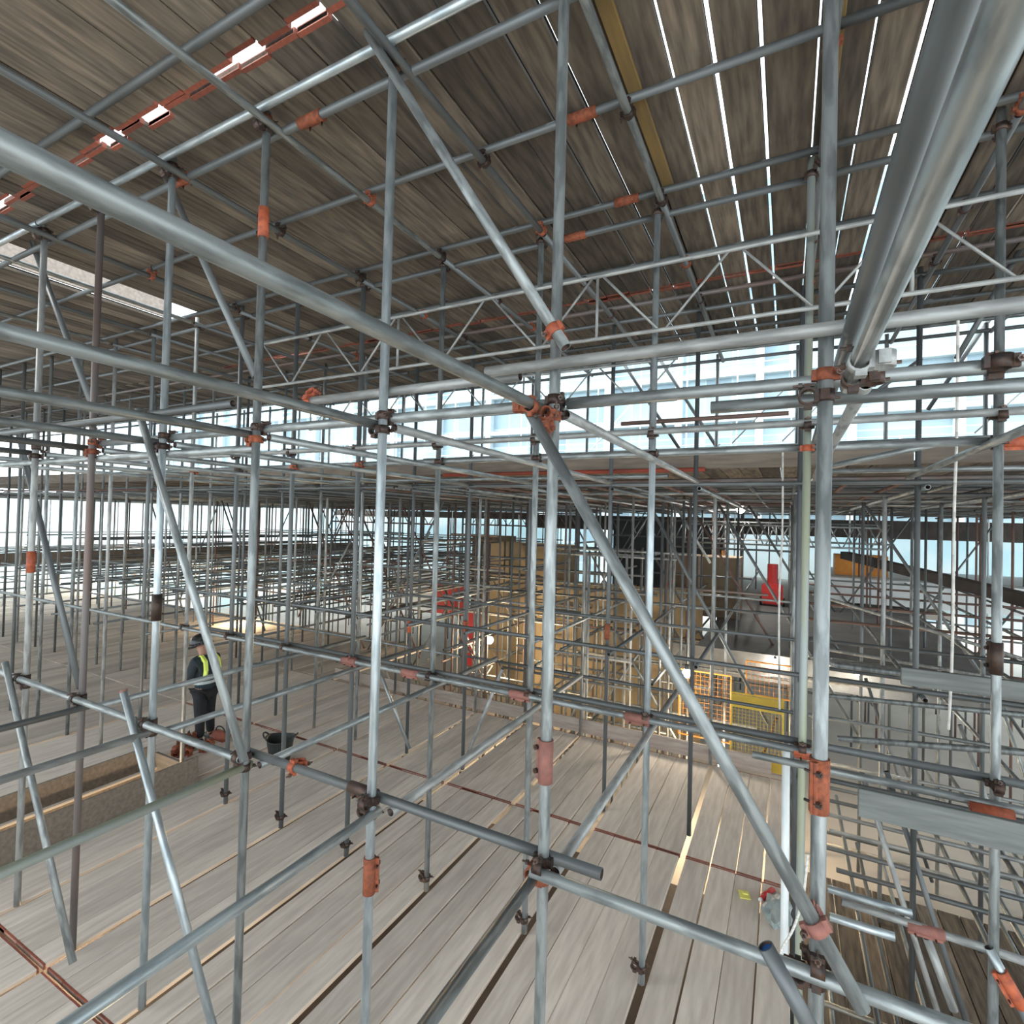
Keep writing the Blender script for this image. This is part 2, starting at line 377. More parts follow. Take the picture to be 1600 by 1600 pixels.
# roof deck
seg_ceil = [(-2.15, 4.12, 'near'), (2.0, 4.12, 'middle'), (6.14, 2.6, 'far')]
ceil_bm = bmesh.new(); cg = {}
ZC = 2.75
SL = [(1.65, .012), (1.42, .014), (.63, .022), (.39, .010), (-.17, .016), (-.42, .022), (-.66, .014), (-1.21, .013), (-1.45, .018),
      (-1.70, .004), (-2.25, .011), (-3.79, .013), (-4.07, .007), (-4.58, .011), (-5.6, .008), (-6.3, .010), (-9.2, .012), (-10.4, .01), (2.4, .012), (2.9, .01), (3.6, .014)]
joint_shade_bm = bmesh.new(); xs = []; stops = sorted([a for a, g in SL]+[7.9, 0.12, -7.16, -7.95, -31], reverse=True)
for a, b in zip(stops, stops[1:]):
    ga = dict(SL).get(a, .006)/2; gb = dict(SL).get(b, .006)/2
    nn_ = max(1, round((a-b)/.245)); wd = (a-ga-b-gb)/nn_
    for q in range(nn_): xs.append((a-ga-wd*(q+.5), wd-.010))
    if a-ga-.01 > b+gb+.01 and not (-7.95 < (a+b)/2 < -7.16):
        for y0_, y1_ in ((-2.1, 1.94), (2.08, 8.72)):
            if a < -7.1 and b < -7.9 and y0_ < 0: y1_ = y1_
            for (xa, xb) in (((a-ga-.002, max(b+gb+.002, -7.16)), (-7.95, b+gb+.002)) if b < -7.95 < a and a > -7.2 else ((a-ga-.002, b+gb+.002),)):
                if xa > xb+.05: box(joint_shade_bm, ((xa+xb)/2, (y0_+y1_)/2, ZC+.036), (xa-xb, y1_-y0_, .004))
xs.sort(key=lambda t: -t[0]); rc = lc = 0; idx = {}
for (x, wd) in reversed([t for t in xs if t[0] > .12]): idx[x] = ('right', rc); rc += 1
for (x, wd) in [t for t in xs if t[0] <= .12]: idx[x] = ('left', lc); lc += 1
for (x, wd) in xs:
    side, q = idx[x]
    for (y, L, nm) in seg_ceil:
        y0, LL = y, L
        if -7.95 < x < -7.16 and nm == 'near': continue
        if -7.95 < x < -7.16 and nm == 'middle':
            y0 = 4.35; LL = 1.75
        if not seen([(x, y0+LL*t, ZC) for t in (0, .2, .4, .6, .8, 1)], 15): continue
        z = ZC+random.uniform(0, .014)
        if -9.5 < x < 4.5:
            m = 'ceil'
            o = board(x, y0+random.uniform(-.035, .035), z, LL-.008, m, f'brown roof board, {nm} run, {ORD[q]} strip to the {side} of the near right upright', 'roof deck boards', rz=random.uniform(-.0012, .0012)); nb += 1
            o.scale.x = wd/BW
        else: box(ceil_bm, (x, y0+LL/2, z), (wd, LL-.02, .038))
tag(link('joint_shade_sheet', finish(joint_shade_bm, 'joint_shade_sheet', M['black'])), 'dark sheet added over the roof boards so their joints read dark', 'shade sheet', kind='stuff')  # sheet added above the boards to block daylight and keep the joints dark
box(ceil_bm, (-8, -3.4, ZC+.02), (44, 2.4, .038))       # the roof deck carries on behind the camera
box(ceil_bm, (11, 2.2, ZC+.02), (6, 8.8, .038))
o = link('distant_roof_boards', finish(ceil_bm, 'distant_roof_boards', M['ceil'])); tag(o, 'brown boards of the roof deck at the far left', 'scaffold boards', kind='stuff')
# board seen end-on beside the slot in the roof
def plank(name, c, s, m, label, cat='toe board', rot=None):
    bm = bmesh.new(); box(bm, (0, 0, 0), s); bmesh.ops.bevel(bm, geom=list(bm.edges), offset=.004, segments=1, affect='EDGES')
    o = link(name, finish(bm, name, M[m])); o.location = c
    if rot: o.rotation_euler = rot
    return tag(o, label, cat)
plank('toe_board', (-7.96, 1.2, 2.93), (.038, 6.2, .26), 'toe', 'sunlit timber board edging the open slot in the roof deck')

plank('timber_bearer', (-.88, 3.15, 2.712), (.085, 2.3, .03), 'ceil_y', 'yellowed timber strip under the roof boards right of the middle upright', 'timber strip')
plank('timber_bearer', (.20, 3.3, 2.712), (.07, 2.0, .03), 'ceil_y', 'yellow-brown timber strip under the roof behind the near right upright', 'timber strip')
# shaft toe boards in the deck
plank('toe_board', (PITX1+.02, 1.2, ZD+.06), (.038, 6.5, .62), 'toe_d', 'brown timber board lining the near side of the floor opening')
plank('toe_board', (PITX0-.02, 1.2, ZD-.02), (.038, 6.5, .66), 'toe_d', 'brown timber board lining the far side of the floor opening')
plank('toe_board', ((PITX0+PITX1)/2, 4.46, ZD+.0), (PITX1-PITX0, .038, .4), 'toe_d', 'short timber board closing the end of the floor opening')
# toe boards along the far edge of the deck
for i, (a, b) in enumerate(((-.15, -3.9), (-3.92, -7.8), (-7.82, -9.1))):
    plank('toe_board', ((a+b)/2, YE+.06, ZD+.13), (a-b-.01, .038, .235), 'toe', ['pinkish timber toe board at the far deck edge, right hand length', 'timber toe board at the far deck edge, middle length', 'timber toe board at the far deck edge, short left length'][i])
# middle deck front edge
for i, (a, b) in enumerate(((5.5, 1.2), (1.18, -2.8), (-2.82, -6.8), (-6.82, -10.8), (-10.82, -14.8), (-14.82, -18.8), (-18.82, -22.8))):
    plank('toe_board', ((a+b)/2, 6.86, .83), (a-b-.01, .038, .24), 'toe_d', f'grey-brown toe board on the middle deck front, {ORD[i]} length from the right')
tube('handrail_tube', (.2, 6.80, .95), (5.5, 6.80, .95), 'tube', 'grey tube along the top of the middle deck toe board, right length')
tube('handrail_tube', (-5.2, 6.80, .945), (.16, 6.80, .945), 'tube_pale', 'pale tube along the top of the middle deck toe board, left length')
tube('red_tube', (-4.8, 6.80, .695), (-.9, 6.80, .695), 'tube_red', 'red painted tube under the middle deck toe board')

# ------------------------------------------------------------------ standards (uprights)
foot_label = {0: 'standing past the open deck edge', 6: 'far to the left'}
MATW = dict(tube='grey galvanised', tube_light='bright clean galvanised', tube_dark='dark weathered', tube_pale='pale grey', tube_rust='rusty brown', tube_brown='brown-stained', tube_moss='moss-stained', tube_red='red painted')
def std(X, Y, z0, z1, m, label, group=None, seg=14, r=R0):
    return tube('standard_tube', (X, Y, z0), (X, Y, z1), m, label, 'upright tube', group, seg, r)
r1m = ['tube', 'tube', 'tube_light', 'tube', 'tube_pale', 'tube_brown', 'tube_pale', 'tube']
for n in range(0, 7):
    m = r1m[n]
    jz = [-.95, -1.12, -2.0, 1.95, -.72, -2.6, -.5][n]
    X = GX(n)
    zb = ZG if n == 0 else ZD
    if n == 4:
        std(X, ROW[0], zb, Z3+.12, 'tube_light', 'pale grey upright in the nearest row with a dark joint halfway, fifth from the right')
    else:
        std(X, ROW[0], zb, Z3+.1, m, f'{MATW[m]} upright in the nearest row, {ORD[n]} counted from the right')
    if n != 5: sleeve((X, ROW[0], jz), (0, 0, 1), ['rust', 'pinkred', 'rust', 'orange', 'dark', 'rust', 'orange'][n],
           f'{["rusty brown","faded red","rusty","bright orange","dark","rusty","orange"][n]} joint sleeve on the {ORD[n]} upright from the right, nearest row', spin=[2.6, 1.2, -1.0, 1.2, .6, 0, 1.2][n])
# row 2
for n in range(-1, 14):
    X = GX(n) if n >= 0 else 1.17
    if not seen([(X, ROW[1], -1), (X, ROW[1], 1)], 60): continue
    m = {-1: 'tube', 0: 'tube_moss', 1: 'tube_light', 2: 'tube', 3: 'tube', 4: 'tube_dark', 5: 'tube_dark'}.get(n, random.choice(['tube', 'tube_dark', 'tube_pale']))
    std(X, ROW[1], ZG if n <= 0 else ZD, Z3+.1, m, f'{MATW[m]} upright in the second row, {ORD[n+1]} counted from the right', None)
sleeve((1.17, ROW[1], -.78), (0, 0, 1), 'dark', 'dark rusty joint on the far right upright of the second row', .5)
std(.22, ROW[1]+.02, ZD-.3, 2.3, 'tube', 'second grey tube fixed beside the moss-stained upright')
tube('strip_tube', (.035, ROW[1]+.55, -4.4), (.02, ROW[1]+.55, -1.75), 'white', 'tube at the deck edge beside the mossy upright, white standing in for bright light', 'upright tube', r=.03)  # brightly lit pole, the light on it put into a white colour
# rows 3-6 individually, further rows share a group
nstd = 0
for ri in range(2, 10):
    Y = ROW[ri]; step = 1 if ri < 5 else 2
    n = -1 - (ri-2)
    if ri >= 5: n = -6
    while GX(n) > -30.5:
        X = GX(n) if n >= 0 else .12-1.05*n
        X += random.uniform(-.03, .03) if ri > 2 else 0
        jj = n; n += step
        top = .66 if ri >= 2 else Z3
        if ri <= 3: top = Z3+.1
        if ri == 2 and jj == 0: pass
        if not seen([(X, Y, -1)], 40): continue
        zb = ZD if (ri <= 3 and X < 0) else ZG
        if ri >= 4 and X < -9.2 and Y < 12.4: zb = ZD
        if ri >= 4 and abs(X+6.5) < 3 and ri >= 6: continue
        m = random.choice(['tube', 'tube_dark', 'tube_dark', 'tube_pale'] if ri < 4 else ['tube_dark', 'tube_dark', 'tube', 'tube_rust'])
        if ri < 4:
            lab = f'{MATW[m]} upright in the {RN[ri]} row back, {ORD[jj+3]} column counted from the right'; g = None
        else:
            lab = 'slim upright tube in the dense scaffold forest at the back'; g = 'uprights of the rear scaffold forest'
        std(X, Y+random.uniform(-.03, .03), zb, top, m, lab, g, 10 if ri < 4 else 7); nstd += 1
# extra dense uprights at the rear, one object each
for i in range(70):
    X = random.uniform(-24, -9) if i < 45 else random.uniform(-2.5, 5); Y = random.uniform(13.5, 26)
    if not seen([(X, Y, -1)], 0): continue
    std(X, Y, ZG, .66, random.choice(['tube_dark', 'tube_rust', 'tube_dark']), 'slim upright tube in the dense scaffold forest at the back', 'uprights of the rear scaffold forest', 6); nstd += 1

# ------------------------------------------------------------------ ledgers along X and transoms along Y in the near bays
def H(name, a, b, m, label, group=None, seg=14): return tube(name, a, b, m, label, 'horizontal tube', group, seg)
OFF = .056
# lower lift, nearest row
H('ledger_tube', (-1.02, 2.28-OFF, Z1-.01), (1.6, 2.28-OFF, Z1-.01), 'tube', 'grey ledger at the bottom right, running from the middle upright out of frame')
H('ledger_tube', (-3.2, 2.28+OFF, Z1+.01), (-.72, 2.28+OFF, Z1+.01), 'tube_dark', 'blue-grey ledger with an open cut end just right of the middle upright')
H('ledger_tube', (-8.2, 2.28-OFF, Z1+.02), (-3.1, 2.28-OFF, Z1+.02), 'tube', 'grey ledger across the left side at the lower lift')
# lower lift second row (double)
H('ledger_tube', (-13.6, 4.33-OFF, Z1+.03), (.25, 4.33-OFF, Z1+.03), 'tube', 'long grey ledger of the second row, lower lift, front one of a pair')
H('ledger_tube', (-6.9, 4.33+OFF, Z1+.05), (1.9, 4.33+OFF, Z1+.05), 'tube_dark', 'dark ledger of the second row, lower lift, rear one of a pair')
H('ledger_tube', (-.2, 4.33-OFF-.02, Z1-.06), (2.0, 4.33-OFF-.02, Z1-.06), 'tube', 'wide grey ledger at the right edge over the open void')
for X, y1 in ((-1.02, 5.4), (-2.02, 5.4), (-3.13, 5.5), (-4.21, 5.5), (-5.2, 5.5)):
    n = int(round((.1-X)/1.05)); m = {1: 'tube', 2: 'tube_light', 3: 'tube_moss', 4: 'tube_pale', 5: 'tube_dark'}[n]
    nmw = MATW[m]
    H('transom_tube', (X, -1.2, Z1-.055), (X, 2.32, Z1-.055), m, f'{nmw} lower-lift transom running towards the camera, {ORD[n-1]} from the right')
    H('transom_tube', (X+.075, 2.33, Z1-.05), (X+.075, y1, Z1-.05), 'tube_pale' if n < 3 else 'tube', f'lower transom length behind the nearest row, {ORD[n-1]} from the right')
# upper lift transoms (along Y)
for n in range(1, 9):
    X = [0, -1.03, -2.09, -3.17, -4.25, -5.31, -6.36, -7.4, -8.5][n]
    H('transom_tube', (X, -1.5, Z2+.01), (X, 2.30, Z2+.01), ['', 'tube', 'tube', 'tube', 'tube', 'tube_dark', 'tube_dark', 'tube', 'tube_dark'][n], f'thick upper-lift transom coming towards the camera, {ORD[n-1]} left of the middle')
    H('transom_tube', (X+.075, 2.35, Z2-.0), (X+.075, 6.7, Z2-.0), 'tube_pale' if n < 3 else 'tube', f'pale rear transom at the upper lift, {ORD[n-1]} from the right of the middle')
H('transom_tube', (.185, -1.0, Z2-.01), (.185, 2.2, Z2-.01), 'tube', 'very close thick grey tube slanting down from the top right corner')
H('transom_tube', (.25, 2.3, Z2+.02), (.25, 6.7, Z2+.02), 'tube_pale', 'transom behind the near right upright at the upper lift')
H('transom_tube', (.19, -1.0, .70), (.19, 5.4, .70), 'tube_dark', 'thin dark tube running just beside the close slanting tube')
H('transom_tube', (1.12, 3.0, .56), (1.12, 6.8, .56), 'tube', 'grey transom at the far right of the upper lift')
# upper lift ledgers (along X)
H('ledger_tube', (-1.33, 2.28-OFF, .735), (1.8, 2.28-OFF, .735), 'tube_pale', 'pale ledger with an open end, crossing the whole right side')
H('ledger_tube', (-2.72, 2.28+OFF, .73), (-1.2, 2.28+OFF, .73), 'tube_pale', 'pale ledger left of the middle upright at the guardrail height')
H('ledger_tube', (-.94, 2.28+OFF, .57), (1.8, 2.28+OFF, .57), 'tube', 'second ledger down on the right, behind the near uprights')
H('ledger_tube', (-5.4, 2.28+OFF, .575), (-1.0, 2.28+OFF, .575), 'tube', 'second ledger down on the left, behind the nearest row')
coupler((.62, 2.336, .57), XV, (1, 0, .1), 'dark', 'dark coupler tying the second and third ledgers at the right')
H('ledger_tube', (-.30, 2.41, .515), (1.8, 2.41, .515), 'tube', 'third ledger down on the right with a cut end in view')
H('ledger_tube', (-7.9, 2.28-OFF, .74), (-3.3, 2.28-OFF, .74), 'tube_dark', 'left hand ledger of the nearest row at guardrail height')
H('ledger_tube', (-8.2, 2.28+OFF, .45), (-3.2, 2.28+OFF, .45), 'tube', 'left hand ledger of the nearest row below the transoms')
H('ledger_tube', (-9.2, 4.33-OFF, .755), (2.2, 4.33-OFF, .755), 'tube_pale', 'pale guardrail ledger of the second row')
H('ledger_tube', (-9.2, 4.33+OFF, .59), (2.2, 4.33+OFF, .59), 'tube', 'lower ledger of the second row at the upper lift')
H('ledger_tube', (-9.2, 6.62-OFF, .60), (-1.3, 6.62-OFF, .60), 'tube', 'ledger under the front of the middle deck')
H('ledger_tube', (.3, 6.62-OFF, .62), (4.2, 6.62-OFF, .62), 'tube', 'ledger under the front of the middle deck at the right')
H('ledger_tube', (-1.9, 6.57, 1.28), (.0, 6.57, 1.28), 'tube_rust', 'thin rusty tube end above the middle deck')
H('ledger_tube', (.3, 6.57, 1.42), (4.2, 6.57, 1.45), 'tube', 'upper guardrail tube over the middle deck at the right')
# roof-deck supports
cn = 0
for Y, z, m in ((.9, 2.67, 'tube'), (1.74, 2.68, 'tube_dark'), (2.2, 2.66, 'tube_light'), (2.36, 2.60, 'tube_dark'), (3.2, 2.68, 'tube_dark'), (4.2, 2.67, 'tube_dark'), (4.42, 2.60, 'tube_dark'), (5.35, 2.68, 'tube_dark'), (6.3, 2.68, 'tube_brown'), (6.62, 2.62, 'tube_dark'), (7.6, 2.68, 'tube_dark'), (8.5, 2.68, 'tube'), (8.72, 2.6, 'tube_dark')):
    for (a, b, s) in ((7.5, .2, 'right'), (.18, -6.2, 'middle'), (-6.22, -14, 'left'), (-14.02, -30, 'far left')):
        if not seen([((a*(1-t)+b*t), Y, z) for t in (0, .25, .5, .75, 1)], 0): continue
        H('joist_tube', (a, Y, z), (b, Y, z), m, f'{MATW[m]} cross tube under the roof, {ORD[cn]} line back, {s} length', None, 12)
    cn += 1
for n in range(-4, 10):
    X = (GX(n) if n >= 0 else .12-1.05*n)+.06
    for (a, b, s) in ((-1.5, 4.2, 'near'), (4.25, 8.75, 'rear')):
        if not seen([(X, a+(b-a)*t, Z3) for t in (0, .3, .6, 1)], 0): continue
        H('runner_tube', (X, a, Z3-.01), (X, b, Z3-.01), 'tube' if (s == 'near' and n % 2) else 'tube_dark', f'roof runner tube pointing away from the camera, {ORD[n+4]} line from the right, {s} length', None, 12)

# rear bays: ledgers in rows and transoms, grouped
nh = 0; STUFF = {}
def HB(a, b, m, g='horizontal tubes of the rear scaffold'):
    global nh; nh += 1
    if nh > 285:
        bm_ = STUFF.setdefault(m, bmesh.new()); rod(bm_, a, b, R0, 6); return
    H('rear_ledger_tube', a, b, m, 'thin horizontal tube in the dense scaffold forest at the back', g, 7)
for ri in range(2, 10):
    Y = ROW[ri]
    for z in (-1.6, -2.65, .5):
        for (a, b) in ((8, .3), (.2, -5.5), (-5.6, -12), (-12.1, -20), (-20.1, -30.5)):
            if ri >= 6 and -9 < (a+b)/2 < -1 and z < 0: continue
            if z == -2.65 and ri < 3 and a < 1: continue
            pts = [(a+(b-a)*t, Y, z) for t in (0, .3, .6, 1)]
            if not seen(pts, 0): continue
            HB((a, Y-.05, z+random.uniform(-.02, .02)), (b, Y-.05, z+random.uniform(-.02, .02)), random.choice(['tube_dark', 'tube', 'tube_dark', 'tube_rust']))
for n in range(-5, 29):
    X = (GX(n) if n >= 0 else .12-1.05*n)
    for z in (-1.66, .44) if n % 2 else (-1.66, -2.7, .44):
        for (a, b) in ((6.5, 13.5), (13.6, 22)):
            if a > 10 and -9 < X < -3 and z < 0: continue
            if z < -2 and a < 8 and -9 < X < 0: a = 9.0
            if not seen([(X, a+(b-a)*t, z) for t in (0, .5, 1)], 0): continue
            HB((X+.06, a, z), (X+.06, b, z), random.choice(['tube_dark', 'tube', 'tube_dark']))
# left part: extra lifts of closely spaced ledgers against the bright sheeting
for i in range(46):
    X = -9.5-i*.42
    z = random.choice((-1.0, -1.6, -2.1, -2.65))
    HB((X, 9.0+random.uniform(0, 2), z), (X, 22+random.uniform(0, 3), z), 'tube_dark')
for i in range(16):
    Y = 12+i*.9; z = random.choice((-.9, -1.6, -2.1, -3.0))
    HB((-10, Y, z), (-29, Y, z), random.choice(['tube_dark', 'tube_rust']))

for i in range(15):
    Y = 7.3+i*.62
    HB((3.6, Y, .60), (-4.8, Y, .60), random.choice(['tube_dark', 'tube_brown'])); HB((-4.9, Y+.05, .60), (-16, Y+.05, .60), 'tube_dark')
for i in range(22):
    X = 3.2-i*.52
    HB((X, 7.0, .53), (X, 16, .53), random.choice(['tube_dark', 'tube', 'tube_rust']))
# slim tubes in front of the hoarding in the centre
for i in range(46):
    X = random.uniform(-8.6, -1.4); Y = random.uniform(9.6, 14.0)
    std(X, Y, ZG, random.choice((.66, .66, -.6)), random.choice(['tube_dark', 'tube_brown', 'tube_pale', 'tube_dark']), 'slim upright tube in the dense scaffold forest at the back', 'uprights of the rear scaffold forest', 6)
for i in range(34):
    Y = random.uniform(9.6, 13.8); z = random.choice((-.6, -1.2, -1.9, -2.6, -3.3, -4.0)); X = random.uniform(-8.8, -4)
    if i % 2: HB((X, Y, z), (X+random.uniform(2.2, 4.5), Y, z), random.choice(['tube', 'tube_dark', 'tube_pale']))
    else: HB((X, Y-1, z), (X, Y+2.6, z), random.choice(['tube', 'tube_dark', 'tube_brown']))
for i in range(20):
    HB((.4, 5.2+i*.42, random.choice((-1.1, -1.75, -2.3, -2.9))), (4.8, 5.2+i*.42, random.choice((-1.1, -1.75, -2.3, -2.9))*.0+(-1.2-.09*i)), random.choice(['tube', 'tube_dark', 'tube_pale'])) if i % 3 == 0 else HB((.4, 5.2+i*.42, -1.15-.085*i), (4.8, 5.2+i*.42, -1.15-.085*i), random.choice(['tube', 'tube_dark', 'tube_pale']))
for i in range(90):
    Y = random.uniform(9.8, 15.2); z = random.uniform(-5.2, .2); X = random.uniform(-10.5, -2.5); t = i % 4
    m_ = random.choice(['tube_dark', 'tube_dark', 'tube_brown', 'tube'])
    if t < 2: HB((X, Y, z), (X+random.uniform(1.5, 3.5), Y, z), m_)
    elif t == 2: HB((X, Y-1, z), (X, Y+1.6, z), m_)
    else: HB((X, Y, z), (X+random.choice((-1.2, 1.2)), Y, z-1.9), m_)
# ------------------------------------------------------------------ braces
def BR(a, b, m, label, seg=14): return tube('brace_tube', a, b, m, label, 'brace tube', None, seg)
yb = 2.28-.11
def P(x, y, Y): return at(x, y, Y=Y)
BR(P(566, 38, yb), P(884, 543, yb), 'tube', 'grey diagonal brace from the roof down to the middle upright, with an open end')
BR(P(826, 640, yb-.02), P(1348, 1578, yb-.02), 'tube', 'long diagonal brace falling from the middle node to the bottom right')
BR(P(236, 225, 2.4), P(400, 590, 2.4), 'tube_dark', 'dark diagonal brace left of the orange-sleeved upright')
BR(P(34, 335, 2.4), P(150, 650, 2.4), 'tube_dark', 'dark diagonal brace near the left edge under the roof slot')
BR(P(216, 640, yb), P(382, 1190, yb), 'tube', 'grey diagonal brace crossing beside the worker')
BR(P(30, 680, 2.4), P(125, 1075, 2.4), 'tube_dark', 'dark diagonal brace at the left edge above the lower lift')
BR(P(193, 1080, yb), P(334, 1610, yb), 'tube_light', 'bright raking brace with a red-capped top at lower left')
BR(P(8, 1035, yb), P(114, 1505, yb), 'tube', 'grey raking brace at the lower left edge ending on the deck')
BR(P(1196, 1478, 1.95), P(1290, 1650, 1.95), 'tube_dark', 'short dark tube with a blue open end at the bottom right')
BR(P(900, -20, 4.0), P(1034, 300, 4.3), 'tube', 'grey raking tube under the roof right of the middle upright')
for i, (a, b, Y, m) in enumerate((((1005, 770), (1200, 1130), 9.0, 'tube_dark'), ((1030, 560), (1150, 745), 8.9, 'tube_dark'), ((930, 500), (1090, 745), 8.9, 'tube_dark'), ((1440, 560), (1330, 640), 8.68, 'tube_dark'),
        ((640, 1170), (590, 1040), 6.6, 'tube'), ((785, 1045), (722, 1200), 6.6, 'tube_pale'), ((1055, 790), (1110, 880), 11, 'tube'),
        ((1495, 560), (1600, 380), 6.7, 'tube_dark'), ((1600, 420), (1450, 640), 9.0, 'tube_dark'), ((560, 470), (660, 640), 8.68, 'tube'), ((1290, 730), (1480, 690), 5.4, 'tube'))):
    BR(P(*a, Y), P(*b, Y), m, f'thin diagonal tube behind the near bays, {ORD[i]} loose rear brace', 8)
# rear diagonal braces left (group)
for i in range(26):
    X = random.uniform(-24, -3) if i < 18 else random.uniform(0, 4); Y = random.choice(ROW[4:9])+.1; d = random.choice((-1, 1, 1))
    tube('rear_brace_tube', (X, Y, -3.6), (X+d*2.4, Y, .5), random.choice(['tube_dark', 'tube_rust']), 'thin diagonal brace in the dense scaffold forest at the back', 'brace tube', 'diagonal braces of the rear scaffold', 7)

for m_, b_ in STUFF.items():
    tag(link('rear_tube_tangle', finish(b_, 'rear_tube_tangle', M[m_], True)), f'tangle of {MATW[m_]} horizontal tubes far back in the rear scaffold', 'scaffold tubes', kind='stuff')
# ------------------------------------------------------------------ lattice beams
def lattice(name, a, b, depth, bay_, m, label, r=.017, vert=True):
    a = Vector(a); b = Vector(b); d = b-a; L = d.length; u = d.normalized()
    root = empty(name, a, label, 'lattice beam')
    def t(nm, p, q, rr): 
        o = tube(nm, p-a, q-a, m, seg=8, r=rr, parent=root); return o
    dn = Vector((0, 0, -depth))
    t('top_chord', a, b, r); t('bottom_chord', a+dn, b+dn, r)
    n = max(1, int(L/bay_)); s = L/n
    for k in range(n):
        p = a+u*s*k
        if vert and k % 2 == 0: t('lattice_post', p+u*.02, p+u*.02+dn, r*.75)
        t('lattice_web', p+u*.06, p+u*(s/2)+dn, r*.6); t('lattice_web', p+u*(s/2+.05)+dn, p+u*(s-.02), r*.6)
    return root
lattice('lattice_beam', (-5.75, 4.2, 2.08), (1.75, 4.2, 2.08), .53, .95, 'tube_pale', 'pale steel lattice beam crossing above the middle node')
lattice('lattice_beam', (-7.5, 6.5, 2.02), (-1.2, 6.5, 2.02), .5, .95, 'tube_pale', 'second lattice beam further back behind the first')
lattice('lattice_beam', (-5.5, 18, .15), (2.6, 18, .15), .55, .6, 'tube_dark', 'long dark lattice girder in the rear under the middle deck', .03)
lattice('lattice_beam', (-2.5, 15.0, .05), (2.0, 15.0, .05), .5, .55, 'tube', 'grey lattice girder hung in front of the dark one', .025)
for (x, y, g) in ((-17, 16, 1), (-13, 20, 1)):
    lattice('lattice_beam', (x, y, .35), (x+5.5, y, .35), .55, .9, 'tube_rust', ('red-brown lattice girder at far left under the deck' if x == -17 else 'red-brown lattice girder behind the one at far left'), .03)

# ------------------------------------------------------------------ couplers
k = 0
def C(p, za, xa, kind, label): coupler(p, za, xa, kind, label)
for n in range(0, 7):
    X = GX(n); w_ = f'{ORD[n]} nearest-row upright from the right'
    C((X, ROW[0], Z1+.02), UPV, (-1, 0, 0), 'dark', f'black coupler joining ledger and {w_}, lower lift')
    C((X, ROW[0], Z1-.06), UPV, (0, 1, 0), 'dark' if n != 1 else 'rust', f'coupler holding the transom to the {w_}, lower lift')
    C((X, ROW[0], Z2+.06), UPV, (1, 0, 0), ['rust', 'dark', 'dark', 'dark', 'dark', 'rust', 'dark'][n], f'coupler joining ledger and {w_}, upper lift')
    C((X, ROW[0], Z2-.02), UPV, (0, 1, 0), ['dark', 'rust', 'dark', 'rust', 'dark', 'rust', 'dark'][n], f'coupler holding the transom to the {w_}, upper lift')
    C((X, ROW[0], Z3-.02), UPV, (-1, 0, 0), 'dark', f'coupler under the roof on the {w_}')
    C((X, ROW[0], Z3+.05), UPV, (0, 1, 0), 'rust' if n % 2 else 'dark', f'coupler at the very top of the {w_}')
for n in range(-1, 8):
    X = GX(n) if n >= 0 else 1.17; w_ = f'{ORD[n+1]} second-row upright from the right'
    C((X, ROW[1], Z1+.04), UPV, (-1, 0, 0), random.choice(['dark', 'pinkred', 'dark']), f'coupler on the lower lift ledger at the {w_}')
    C((X, ROW[1], Z2+.06), UPV, (1, 0, 0), random.choice(['dark', 'orange', 'dark']), f'coupler on the upper lift ledger at the {w_}')
    C((X, ROW[1], .74), UPV, (-1, 0, 0), 'dark', f'coupler on the guardrail at the {w_}')
    C((X, ROW[1], Z3-.02), UPV, (1, 0, 0), 'dark', f'coupler under the roof at the {w_}')
    if n > 0: C((X, ROW[1], ZD+.12), UPV, (0, 1, 0), 'dark', f'dark coupler just above the deck on the {w_}')
# putlog / special ones seen in the photograph
C((-1.03, 2.12, .52), YV, (0, 0, -1), 'rust', 'rusty coupler under the big transom, left of the middle node')
C((-.985, 2.2, .50), YV, (1, 0, 0), 'rust', 'rust coloured swivel at the head of the long falling brace')
coupler((-2.70, 2.336, .73), XV, (0, 1, -.4), 'orange', 'bright orange coupler on the pale ledger left of centre')
sleeve((-2.16, 2.34, Z1+.01), XV, 'dark', 'small dark joint on the cut-ended ledger')
C(tuple(P(866, 516, yb)), (1, 0, -1.6), (0, 0, -1), 'orange', 'orange coupler at the foot of the roof brace beside the middle upright')
C((.185, 2.05, .50), YV, (0, 0, 1), 'dark', 'dark coupler gripping the end of the close slanting tube')
C((.185, 1.85, .50), YV, (0, 0, 1), 'tube_pale', 'pale steel coupler strap around the close slanting tube')
coupler((at(458, 1212, Y=2.336).x, 2.336, Z1+.01), XV, (0, 0, -1), 'orange', 'small bright orange clamp on the lower ledger at left')
sleeve((.165, 4.28, Z1+.02), XV, 'orange', 'orange-red sleeve beside the near right upright, lower lift', .2)
sleeve(tuple(at(1550, 1268, Y=4.2)), XV, 'orange', 'orange-red sleeve on the ledger at the right edge', .2)
sleeve(tuple(at(1585, 690, Y=4.35)), XV, 'orange', 'orange sleeve at the right edge above the middle deck board', .2)
C(tuple(P(1275, 1448, yb-.02)), (1, 0, -1.65), (0, 0, -1), 'pinkred', 'faded red coupler on the falling brace near the bottom right')
for i, (x, y, kd) in enumerate(((995, 1143, 'pinkred'), (812, 1104, 'pinkred'), (640, 1068, 'pinkred'), (545, 1047, 'pinkred'))):
    sleeve((at(x, y, Y=4.27).x, 4.274, Z1+.03), XV, kd, f'faded red sleeve on the second-row ledger, {ORD[i]} from the right')
